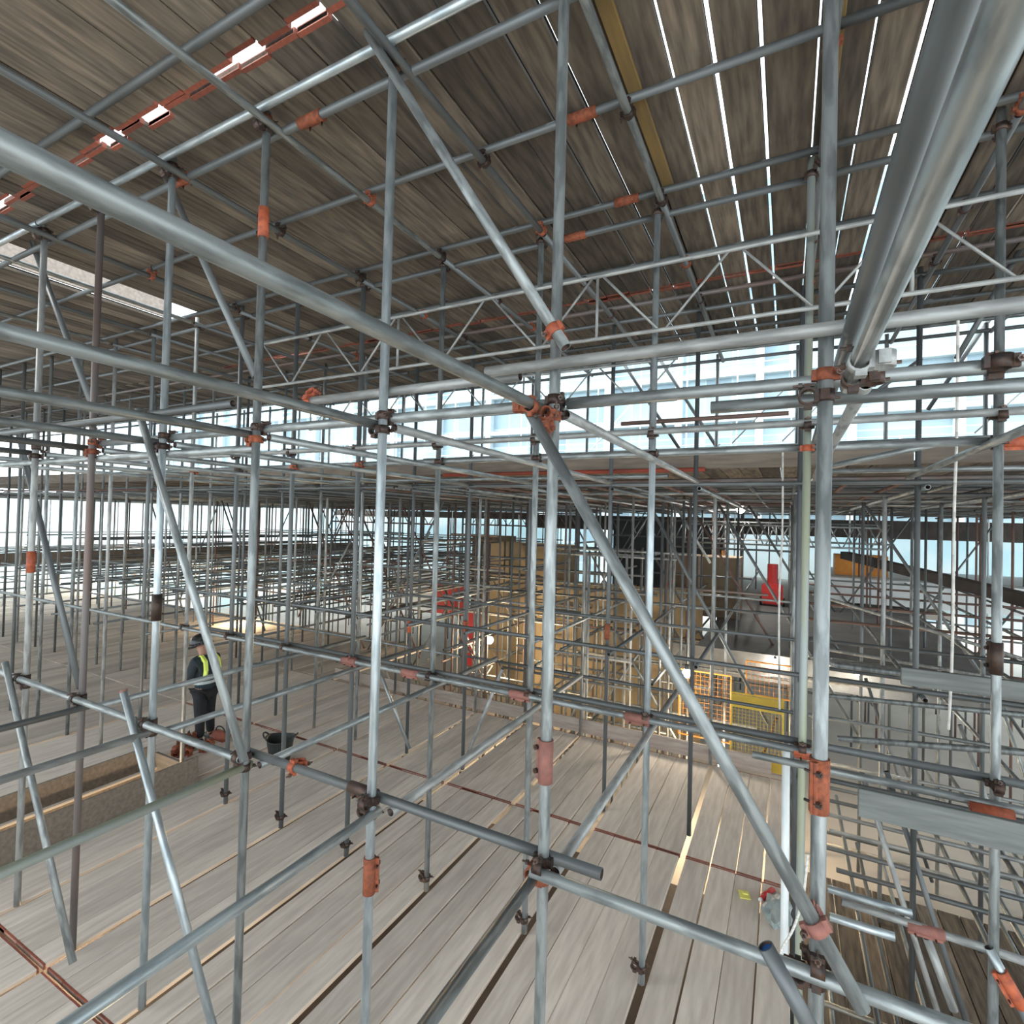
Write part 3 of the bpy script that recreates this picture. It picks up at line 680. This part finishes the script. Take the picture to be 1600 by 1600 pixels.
for i, (x, y, kd, Y) in enumerate(((910, 172, 'rust', 3.2), (487, 135, 'rust', 2.36), (980, 312, 'rust', 4.2), (1372, 348, 'rust', 6.3), (900, 352, 'rust', 4.42), (285, 248, 'rust', 2.36))):
    sleeve((at(x, y, Y=Y).x, Y, {3.2: 2.68, 2.36: 2.60, 4.2: 2.67, 6.3: 2.68, 4.42: 2.60}[Y]), XV, kd, f'rusty sleeve on a roof cross tube, {["right of the middle upright","near the top left node","beside the raking roof tube","far right","above the lattice beam","at the left"][i]}', 1.6)
for n in range(2, 6):
    sleeve((GX(n), 6.62, -1.2-.1*n), UPV, random.choice(['orange', 'rust']), f'rusty red joint on the third-row upright, {ORD[n]} from the right')
# couplers along roof joists
for ji, Y in enumerate((3.2, 4.2, 5.35, 6.3)):
    for n in range(-1, 7):
        X = (GX(n) if n >= 0 else 1.17)+.06
        if seen([(X, Y, Z3)], 0): C((X, Y, Z3-.01+.0), YV, (-1, 0, 0), 'dark' if (n+ji) % 3 else 'rust', f'roof coupler where {ORD[n+1]} runner from the right meets {ORD[ji+4]} cross tube')

# ------------------------------------------------------------------ right-hand void: lower structures
slab('lower_platform', (-1.7, 12.2, -2.95), (3.6, 20.5, -2.6), 'conc_d', 'grey concrete platform in the middle distance at right', 'platform')
slab('far_platform', (-3.5, 20.6, -2.75), (4.5, 29.5, -2.55), 'conc', 'pale far floor beyond the grey platform', 'platform')
slab('concrete_upstand', (-2.2, 12.0, -3.15), (3.6, 12.18, -2.6), 'conc_l', 'mottled pale edge of the grey concrete platform', 'concrete edge')
bm = bmesh.new()
for i in range(26):
    box(bm, (.3+i*.25, 5.6, -5.3), (.235, 7.6, .04))
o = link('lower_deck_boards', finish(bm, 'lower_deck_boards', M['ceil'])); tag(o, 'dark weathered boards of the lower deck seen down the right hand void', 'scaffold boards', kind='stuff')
for i in range(14):
    Y = 5.2+i*.42; z = random.choice((-3.75, -4.6, -5.2, -3.72))
    H('void_ledger_tube', (.3+random.uniform(0, .3), Y, z), (4.6, Y, z), random.choice(['tube', 'tube_dark', 'tube_pale']), 'horizontal tube across the open void below the right side', 'tubes across the right void', 8)
for i in range(12):
    X = .5+i*.3; z = random.choice((-3.78, -4.5, -5.2))
    H('void_ledger_tube', (X, 3.0, z), (X, 10.5, z), random.choice(['tube', 'tube_dark']), 'horizontal tube across the open void below the right side', 'tubes across the right void', 8)
for i in range(14):
    X = .6+random.uniform(0, 3.4); Y = random.choice((4.9, 6.7, 8.8, 10.9))
    tube('void_brace_tube', (X, Y, -2.2+random.uniform(-.8, .3)), (X+.9, Y-.2, -5.6), random.choice(['tube', 'tube_pale', 'tube_dark']), 'raking tube leaning in the open void at right', 'brace tube', 'raking tubes in the right void', 8)
H('ledger_tube', at(1293, 1388, Y=4.6), at(1425, 1428, Y=4.6), 'tube_light', 'short bright tube end beside the near right upright, top one')
H('ledger_tube', at(1315, 1408, Y=4.45), at(1610, 1505, Y=4.45), 'tube_pale', 'pale tube running to the lower right with a red coupler')
H('ledger_tube', at(1296, 1432, Y=4.2), at(1398, 1464, Y=4.2), 'tube_light', 'short bright tube end beside the near right upright, bottom one')
sleeve(tuple(at(1446, 1453, Y=4.45)), XV, 'pinkred', 'red sleeve on the pale tube at lower right')
BR(at(1448, 1465, Y=4.5), at(1490, 1578, Y=4.5), 'tube_pale', 'short pale raking tube hanging below the red sleeve')
BR(at(1545, 1480, Y=4.3), at(1620, 1620, Y=4.3), 'tube_light', 'raking tube with an orange stretch in the bottom right corner')
sleeve(tuple(at(1580, 1545, Y=4.28)), (1, 0, -1.8), 'orange', 'orange sleeve on the corner raking tube')
plank('toe_board', at(1560, 1075, Y=4.6), (1.05, .038, .12), 'toe_g', 'grey board with a square end at the right edge, middle height')
plank('toe_board', at(1530, 1295, Y=3.9), (1.15, .038, .17), 'toe_g', 'wide grey board across the uprights at the lower right')
slab('steel_channel', (3.0, 13.0, -1.25), (3.3, 22, -1.0), 'beam', 'dark inclined channel at the far right', 'beam').rotation_euler = (.05, 0, .3)
slab('pale_block', (1.2, 20.5, -2.4), (8, 26, -1.6), 'white', 'white wrapped material stacked at the far right', 'wrapped stack')
slab('orange_container', (1.55, 22, -2.0), (3.1, 23, -.9), 'hiorange', 'orange container beyond the right hand uprights', 'container')

# ------------------------------------------------------------------ rear centre: hoarding, crate, dark wall
slab('dark_wall', (-7.2, 24, -3.5), (-2.4, 24.4, .3), 'black', 'dark grey blockwork wall in the centre distance', 'wall')
slab('tan_hoarding', (-9.3, 15.6, ZG), (-5.9, 15.7, -.7), 'tan', 'ochre sheeted hoarding behind the dense tubes, left panel', 'hoarding')
slab('tan_hoarding', (-6.6, 14.3, ZG), (-1.9, 14.4, -1.7), 'tan', 'ochre sheeted hoarding behind the dense tubes, right panel', 'hoarding')
slab('tan_hoarding', (-11.6, 18.6, ZG), (-9.6, 18.7, -.6), 'ply', 'orange-brown plywood panel behind the dense tubes at left of the hoarding', 'hoarding')
cr = empty('plywood_crate', (-2.2, 16.5, -2.6), 'brown plywood crate on the grey platform', 'crate')
bm = bmesh.new(); box(bm, (0, 0, .87), (2.1, 1.2, 1.7)); link('crate_body', finish(bm, 'crate_body', M['ply']), parent=cr)
for sx in (-1.07, 0, 1.07):
    bm = bmesh.new(); box(bm, (sx*.97, -.62, .87), (.09, .04, 1.72)); link('batten', finish(bm, 'batten', M['toe']), parent=cr)
def machine(x, y, z, label, s=1.):
    r = empty('red_machine', (x, y, z), label, 'machine')
    bm = bmesh.new(); box(bm, (0, 0, .35*s), (.55*s, .5*s, .6*s)); bmesh.ops.bevel(bm, geom=list(bm.edges), offset=.05*s, segments=2, affect='EDGES'); link('body', finish(bm, 'body', M['red']), parent=r)
    bm = bmesh.new(); rod(bm, (0, 0, .65*s), (0, 0, 1.2*s), .14*s, 12); link('tank', finish(bm, 'tank', M['red']), parent=r)
    for sx in (-.3, .3):
        bm = bmesh.new(); rod(bm, (sx*s-.03, 0, .12*s), (sx*s+.03, 0, .12*s), .12*s, 14); link('wheel', finish(bm, 'wheel', M['rubber']), parent=r)
machine(-.4, 19.6, -2.6, 'red site machine with an upright tank on the far platform', 1.15)
machine(-2.9, 15.2, -2.6, 'red bundle in front of the plywood crate', .9)
slab('orange_post', (-2.15, 21, -2.6), (-1.95, 21.2, -.9), 'hiorange', 'orange post left of the red machine on the platform', 'post')
# red and white hoarding seen at left centre
for i, (a, b, z0, z1, m) in enumerate(((-14.5, -12.2, -3.7, -2.2, 'white'), (-12.1, -10.5, -3.6, -2.4, 'red'), (-10.3, -9.5, -5.2, -3.3, 'red'))):
    slab('site_panel', (a, 17.2-.6*i, z0), (b, 17.3-.6*i, z1), m, ['white panel leaning in the bright rear space', 'red panel beside the white one in the bright rear space', 'small red panel low in the rear space'][i], 'panel')
plank('toe_board', (-21.6, 12, -1.62), (.04, 20, .4), 'toe_d', 'long brown board running along the far left of the rear scaffold')

# yellow mesh barrier and orange netting at the deck end
def mesh_gate(name, p, wd, ht, m, label, cat, n=14, plate=True):
    r = empty(name, p, label, cat)
    bm = bmesh.new()
    for a, b in (((0, 0, 0), (wd, 0, 0)), ((0, 0, ht), (wd, 0, ht)), ((0, 0, 0), (0, 0, ht)), ((wd, 0, 0), (wd, 0, ht))): rod(bm, a, b, .014, 8)
    link('frame', finish(bm, 'frame', M[m]), parent=r)
    bm = bmesh.new()
    for i in range(1, n): rod(bm, (wd*i/n, 0, 0), (wd*i/n, 0, ht), .003, 4)
    k2 = int(n*ht/wd)
    for i in range(1, k2): rod(bm, (0, 0, ht*i/k2), (wd, 0, ht*i/k2), .003, 4)
    link('mesh_infill', finish(bm, 'mesh_infill', M[m]), parent=r)
    if plate:
        for z in (.09, ht-.12):
            bm = bmesh.new(); box(bm, (wd/2, -.01, z), (wd, .006, .2)); link('kick_plate', finish(bm, 'kick_plate', M[m]), parent=r)
mesh_gate('mesh_barrier', (-.73, YE+.2, ZD), .72, 1.1, 'yellow', 'yellow mesh edge barrier standing at the end of the deck', 'barrier')
mesh_gate('mesh_barrier', (-1.75, YE+1.5, ZD-.2), .9, 1.2, 'hiorange', 'orange mesh barrier behind the yellow one', 'barrier', 12, False)
mesh_gate('mesh_barrier', (-.62, YE+1.8, ZD+.65), .9, .6, 'hiorange', 'upper orange mesh panel behind the hanging cord', 'barrier', 12, False)
BR((-.35, YE+.5, ZD-.1), (-.1, YE+.4, ZD+.75), 'tube_rust', 'brown leaning timber-like tube behind the yellow barrier', 8)

# ------------------------------------------------------------------ ropes, cords, lamps
def curve(name, pts, r, m, label, cat):
    pts = [Vector(p) for p in pts]; bm = bmesh.new(); out = []
    for i in range(len(pts)-1):
        p0, p1, p2, p3 = pts[max(0, i-1)], pts[i], pts[i+1], pts[min(len(pts)-1, i+2)]
        for k in range(6):
            t = k/6; out.append(.5*((2*p1)+(p2-p0)*t+(2*p0-5*p1+4*p2-p3)*t*t+(3*p1-p0-3*p2+p3)*t**3))
    out.append(pts[-1])
    for q, w2 in zip(out, out[1:]): rod(bm, q, w2, r, 6)
    return tag(link(name, finish(bm, name, M[m], True)), label, cat)
a = at(1223, 700, Y=6.7); curve('hanging_cord', [a, a+Vector((.01, 0, -.9)), a+Vector((-.01, 0, -1.8)), at(1218, 1108, Y=6.7)], .011, 'rope', 'white cord hanging straight down left of the mossy upright', 'cord')
a = at(1497, 490, Y=5.6); curve('hanging_cord', [a, a+Vector((0, 0, -1.)), at(1491, 800, Y=5.6), at(1488, 1010, Y=5.6), at(1482, 1140, Y=5.6)], .011, 'rope', 'white cord hanging down between the two right hand uprights', 'cord')
curve('power_cable', [at(1262, 1335, Y=3.9), at(1255, 1400, Y=3.9), at(1240, 1450, Y=3.9), at(1222, 1482, Y=3.9), at(1220, 1500, Y=3.9)], .008, 'rope', 'cream cable looping down beside the deck edge', 'cable')
def work_lamp(p, e, label, m='bulb', c=(1, .74, .45), s=.07):
    r = empty('work_lamp', p, label, 'lamp')
    bm = bmesh.new(); bmesh.ops.create_uvsphere(bm, u_segments=12, v_segments=8, radius=s); link('bulb', finish(bm, 'bulb', M[m], True), parent=r)
    bm = bmesh.new(); rod(bm, (0, 0, s*.9), (0, 0, s*1.9), s*.5, 10); link('lamp_holder', finish(bm, 'lamp_holder', M['rubber']), parent=r)
    bm = bmesh.new(); rod(bm, (0, 0, s*1.9), (0, 0, s*1.9+.35), s*.1, 6); link('lamp_cable', finish(bm, 'lamp_cable', M['rubber']), parent=r)
    l = bpy.data.lights.new('lamp_light', 'POINT'); l.energy = e; l.color = c; l.shadow_soft_size = s*1.3
    lo = bpy.data.objects.new('lamp_light', l); COL.objects.link(lo); lo.parent = r; lo.location = (0, 0, -s*2.6)
work_lamp(at(765, 1000, Y=11.8), 300, 'glowing warm lamp in the middle distance below the dense tubes', s=.1)
work_lamp(at(385, 941, Y=11.6), 180, 'small lit lamp just right of the worker, near a slim upright', s=.08)
work_lamp(at(152, 910, Y=12.4), 220, 'lit warm lamp at the far left of the rear scaffold', s=.12)
work_lamp(at(1157, 796, Y=17.0), 160, 'bright cool lamp under the middle deck at right', 'bulbw', (1, .95, .88), .12)
work_lamp(at(1340, 1050, Y=11.5), 35, 'lit lamp below the grey platform at right', 'bulbw', (1, .9, .75), .06)
work_lamp(at(1211, 1033, Y=11.8), 15, 'small lit lamp on the platform edge left of the mossy upright', 'bulbw', (1, .9, .75), .05)
work_lamp(at(1073, 1052, Y=9.6), 50, 'bright lamp behind the falling brace', 'bulbw', (1, .85, .65), .08)
# lamps below the near deck (their glow shows in the gaps)
for i, (x, y, z, e) in enumerate(((-3.0, 2.6, -4.5, 60), (-7.6, 3.4, -4.7, 110), (-9.5, 1.5, -4.7, 80), (-1.0, 10.4, -4.4, 160))):
    work_lamp((x, y, z), e, f'warm lamp hung under the main deck, {ORD[i]} of four', s=.06)

# ------------------------------------------------------------------ small things on the deck
def bucket(p):
    r = empty('bucket', p, 'black rubber bucket with two handles on the deck boards', 'bucket')
    bm = bmesh.new(); n = 24; prof = [(.13, 0), (.135, 0.005), (.20, .36), (.215, .365), (.20, .372), (.19, .36), (.125, .015), (0, .012)]
    prev = None
    for (rr, z) in prof:
        ring = [bm.verts.new((rr*math.cos(2*math.pi*k/n), rr*math.sin(2*math.pi*k/n), z+(.02*math.cos(4*math.pi*k/n) if z > .3 else 0))) for k in range(n)]
        if prev:
            for k in range(n): bm.faces.new((prev[k], prev[(k+1) % n], ring[(k+1) % n], ring[k]))
        else: bm.faces.new(ring)
        prev = ring
    link('tub', finish(bm, 'tub', M['rubber'], True), parent=r)
    for s in (-1, 1):
        bm = bmesh.new(); pts = [Vector((s*(.2+.05*math.sin(t*math.pi)), .07*math.cos(t*math.pi), .37+.055*math.sin(t*math.pi))) for t in [i/8 for i in range(9)]]
        for q, w2 in zip(pts, pts[1:]): rod(bm, q, w2, .012, 6)
        link('handle', finish(bm, 'handle', M['rubber']), parent=r)
    return r
bk = bucket(at(437, 1190, Z=ZD)); bk.rotation_euler = (0, 0, .5)
# yellow tag
p = at(1163, 1399, Z=ZD+.004); bm = bmesh.new(); box(bm, (0, 0, .006), (.10, .12, .012)); box(bm, (.01, .01, .016), (.05, .03, .012)); bmesh.ops.bevel(bm, geom=list(bm.edges), offset=.003, segments=1, affect='EDGES')
o = link('plastic_tag', finish(bm, 'plastic_tag', M['lemon'])); o.location = p; o.rotation_euler = (0, 0, .25); tag(o, 'small yellow plastic tag lying on the deck boards at right', 'tag')
# red glove-like bottle
p = at(1198, 1398, Z=ZD+.03); r = empty('drinks_bottle', p, 'small red bottle lying on the deck near the edge', 'bottle'); r.rotation_euler = (math.pi/2*.98, 0, -.45)
bm = bmesh.new(); rod(bm, (0, 0, -.12), (0, 0, .06), .032, 12); v = bmesh.ops.create_cone(bm, cap_ends=True, segments=12, radius1=.032, radius2=.014, depth=.05)['verts']; bmesh.ops.translate(bm, verts=v, vec=(0, 0, .085)); link('bottle_body', finish(bm, 'bottle_body', M['red'], True), parent=r)
bm = bmesh.new(); rod(bm, (0, 0, .11), (0, 0, .135), .016, 10); link('cap', finish(bm, 'cap', M['white']), parent=r)
# wad of clear plastic
p = at(1215, 1420, Z=ZD+.03); bm = bmesh.new(); bmesh.ops.create_icosphere(bm, subdivisions=3, radius=.12)
for v in bm.verts: v.co *= 1+random.uniform(-.25, .25); v.co.z *= .45; v.co.y *= 2.0
o = link('crumpled_plastic', finish(bm, 'crumpled_plastic', M['silver'])); o.location = p; tag(o, 'crumpled grey plastic lying along the right deck edge', 'plastic wrap')
# orange-brown couplers heap beside the shaft
p = at(300, 1178, Z=ZD)
for i in range(9):
    q = Vector(p)+Vector((random.uniform(-.22, .22), random.uniform(-.2, .2), .05+.035*(i//3)))
    mw = Matrix.Translation(q) @ Matrix.Rotation(random.uniform(0, 6), 4, 'Z') @ Matrix.Rotation(random.uniform(0, 1.5), 4, 'X')
    if ('c', 'rust') not in _ck: _ck[('c', 'rust')] = make_coupler('rust')
    place_parts('loose_coupler', _ck[('c', 'rust')], mw @ Matrix.Scale(1.5, 4), 'loose rusty coupler in the heap by the worker\'s feet', 'coupler', 'loose couplers heaped on the deck')
p = at(344, 1156, Z=ZD); r = empty('tool_bag', p, 'dark red tool bag on the deck beside the worker', 'bag')
bm = bmesh.new(); box(bm, (0, 0, .07), (.36, .2, .14)); bmesh.ops.bevel(bm, geom=list(bm.edges), offset=.05, segments=3, affect='EDGES'); link('bag_body', finish(bm, 'bag_body', M['band'], True), parent=r)
bm = bmesh.new(); pts = [Vector((.12*math.cos(t), 0, .13+.09*math.sin(t))) for t in [i*math.pi/8 for i in range(9)]]
for q, w2 in zip(pts, pts[1:]): rod(bm, q, w2, .01, 6)
link('strap', finish(bm, 'strap', M['rubber']), parent=r)
# blue cap inside the dark tube end, red cap on the brace end
def cap_on(p, ax, m, label, r=.0215):
    bm = bmesh.new(); rod(bm, (0, 0, -.012), (0, 0, .002), r, 14); o = link('tube_cap', finish(bm, 'tube_cap', M[m]))
    o.matrix_world = Matrix.Translation(p) @ Vector(ax).to_track_quat('Z', 'Y').to_matrix().to_4x4(); return tag(o, label, 'tube cap')
a = P(1196, 1478, 1.95); b = P(1290, 1650, 1.95); cap_on(a+(b-a).normalized()*.01, a-b, 'blue', 'blue plug inside the open end of the short dark tube')
a = P(193, 1080, yb); b = P(334, 1610, yb); cap_on(a-(b-a).normalized()*.004, a-b, 'pinkred', 'reddish cap on top of the bright raking brace', .027)

# ------------------------------------------------------------------ the worker
def skin_mesh(name, verts, edges, radii, m, parent, root_i=0, sub=2):
    me = bpy.data.meshes.new(name); me.from_pydata([Vector(v) for v in verts], edges, []); o = bpy.data.objects.new(name, me); COL.objects.link(o)
    o.parent = parent; me.materials.append(M[m])
    md = o.modifiers.new('skin', 'SKIN'); md.use_smooth_shade = True
    for i, r_ in enumerate(radii):
        sv = me.skin_vertices[0].data[i]; sv.radius = r_ if isinstance(r_, tuple) else (r_, r_); sv.use_root = (i == root_i)
    sb = o.modifiers.new('sub', 'SUBSURF'); sb.levels = sub; sb.render_levels = sub
    return o
wp = at(318, 1158, Z=ZD); W = empty('person', wp, 'person in navy jacket with yellow reflective straps and black helmet standing on the deck', 'person')
W.rotation_euler = (0, 0, math.radians(98)); W.scale = (.97, .97, .93)
# local: +Y is where the person faces, standing 1.75 tall, head bowed, forearms forward
V = [(0, 0, .95), (0, .0, 1.15), (0, .02, 1.38), (0, .06, 1.50), (0, .12, 1.585), (0, .15, 1.68),
     (.10, 0, .90), (.12, .04, .50), (.13, .0, .09), (.14, .14, .045),
     (-.10, 0, .90), (-.11, -.03, .50), (-.12, -.06, .09), (-.13, .08, .045),
     (.19, .02, 1.42), (.25, .03, 1.16), (.20, .25, 1.02), (.18, .31, 1.01),
     (-.19, .02, 1.42), (-.26, .05, 1.16), (-.18, .27, 1.04), (-.16, .33, 1.03)]
Ed = [(0, 1), (1, 2), (2, 3), (3, 4), (4, 5), (0, 6), (6, 7), (7, 8), (8, 9), (0, 10), (10, 11), (11, 12), (12, 13), (2, 14), (14, 15), (15, 16), (16, 17), (2, 18), (18, 19), (19, 20), (20, 21)]
Ra = [(.15, .11), (.14, .105), (.165, .11), .055, .07, .085, .095, .065, .042, .035, .095, .065, .042, .035, .065, .048, .034, .03, .065, .048, .034, .03]
skin_mesh('body', V, Ed, Ra, 'skin', W)
Vj = [(0, 0, .88), (0, 0, 1.02), (0, 0, 1.2), (0, .015, 1.40), (0, .05, 1.475), (.20, .02, 1.425), (.262, .03, 1.16), (.205, .23, 1.03), (-.20, .02, 1.425), (-.27, .05, 1.16), (-.185, .25, 1.05)]
skin_mesh('jacket', Vj, [(0, 1), (1, 2), (2, 3), (3, 4), (3, 5), (5, 6), (6, 7), (3, 8), (8, 9), (9, 10)], [(.195, .145), (.185, .14), (.185, .14), (.195, .135), .085, .085, .065, .05, .085, .065, .05], 'navy', W, 2)
Vt = [(0, 0, .93), (.10, 0, .86), (.125, .035, .50), (.13, .0, .10), (-.10, 0, .86), (-.115, -.03, .50), (-.12, -.06, .10)]
skin_mesh('trousers', Vt, [(0, 1), (1, 2), (2, 3), (0, 4), (4, 5), (5, 6)], [(.16, .13), .115, .085, .065, .115, .085, .065], 'trouser', W)
for s, y in ((1, 0), (-1, -.06)):
    skin_mesh('boot', [(s*.13, y-.04, .06), (s*.13, y+.03, .055), (s*.14, y+.15, .045)], [(0, 1), (1, 2)], [.06, .058, .045], 'rubber', W, 1)
bm = bmesh.new(); bmesh.ops.create_uvsphere(bm, u_segments=20, v_segments=12, radius=.125)
for v in bm.verts: v.co.y *= 1.18; v.co.z = max(v.co.z, -.015)*1.0
n = 24; ring = [(.13*math.cos(2*math.pi*i/n), .16*math.sin(2*math.pi*i/n)+(.035 if math.sin(2*math.pi*i/n) > 0 else 0), -.02) for i in range(n)]
for q, w2 in zip(ring, ring[1:]+ring[:1]): rod(bm, q, w2, .012, 6)
h = link('helmet', finish(bm, 'helmet', M['helmet'], True), parent=W); h.scale = (1.3, 1.25, 1.35); h.location = (0, .14, 1.69); h.rotation_euler = (-.35, 0, 0)
for s in (-1, 1):
    bm = bmesh.new(); pts = [Vector((s*.13, -.135, 1.13)), Vector((s*.125, -.148, 1.28)), Vector((s*.12, -.125, 1.42)), Vector((s*.115, -.03, 1.50)), Vector((s*.12, .10, 1.44)), Vector((s*.125, .15, 1.30)), Vector((s*.13, .145, 1.13))]
    for q, w2 in zip(pts, pts[1:]):
        d = w2-q; rot = d.to_track_quat('Z', 'X').to_matrix().to_4x4(); box(bm, (q+w2)/2, (.05, .05, d.length*1.15), rot)
    link('reflective_strap', finish(bm, 'reflective_strap', M['hivis']), parent=W)
bm = bmesh.new(); n = 24
for i in range(n):
    t0, t1 = 2*math.pi*i/n, 2*math.pi*(i+1)/n
    q = Vector((.198*math.cos(t0), .152*math.sin(t0), 1.06)); w2 = Vector((.198*math.cos(t1), .152*math.sin(t1), 1.06)); d = w2-q
    box(bm, (q+w2)/2, (d.length*1.05, .008, .05), Matrix.Rotation(math.atan2(d.y, d.x), 4, 'Z'))
link('reflective_belt', finish(bm, 'reflective_belt', M['silver']), parent=W)
for s, hx, hy, hz in ((1, .18, .31, 1.01), (-1, -.16, .33, 1.03)):
    for f in range(4):
        x0 = hx+(f-1.5)*.019; L = [.055, .068, .064, .05][f]
        skin_mesh('finger', [(x0, hy+.0, hz), (x0, hy+.04, hz+.004), (x0-s*.003, hy+.04+L*.6, hz-.012), (x0-s*.005, hy+.04+L*.75, hz-.035)], [(0, 1), (1, 2), (2, 3)], [.010, .009, .008, .007], 'skin', W, 0, 1)
    skin_mesh('thumb', [(hx-s*.02, hy-.01, hz), (hx-s*.045, hy+.02, hz-.005), (hx-s*.045, hy+.055, hz-.015)], [(0, 1), (1, 2)], [.012, .011, .009], 'skin', W, 0, 1)
print('boards', nb, 'rear standards', nstd, 'rear horizontals', nh)
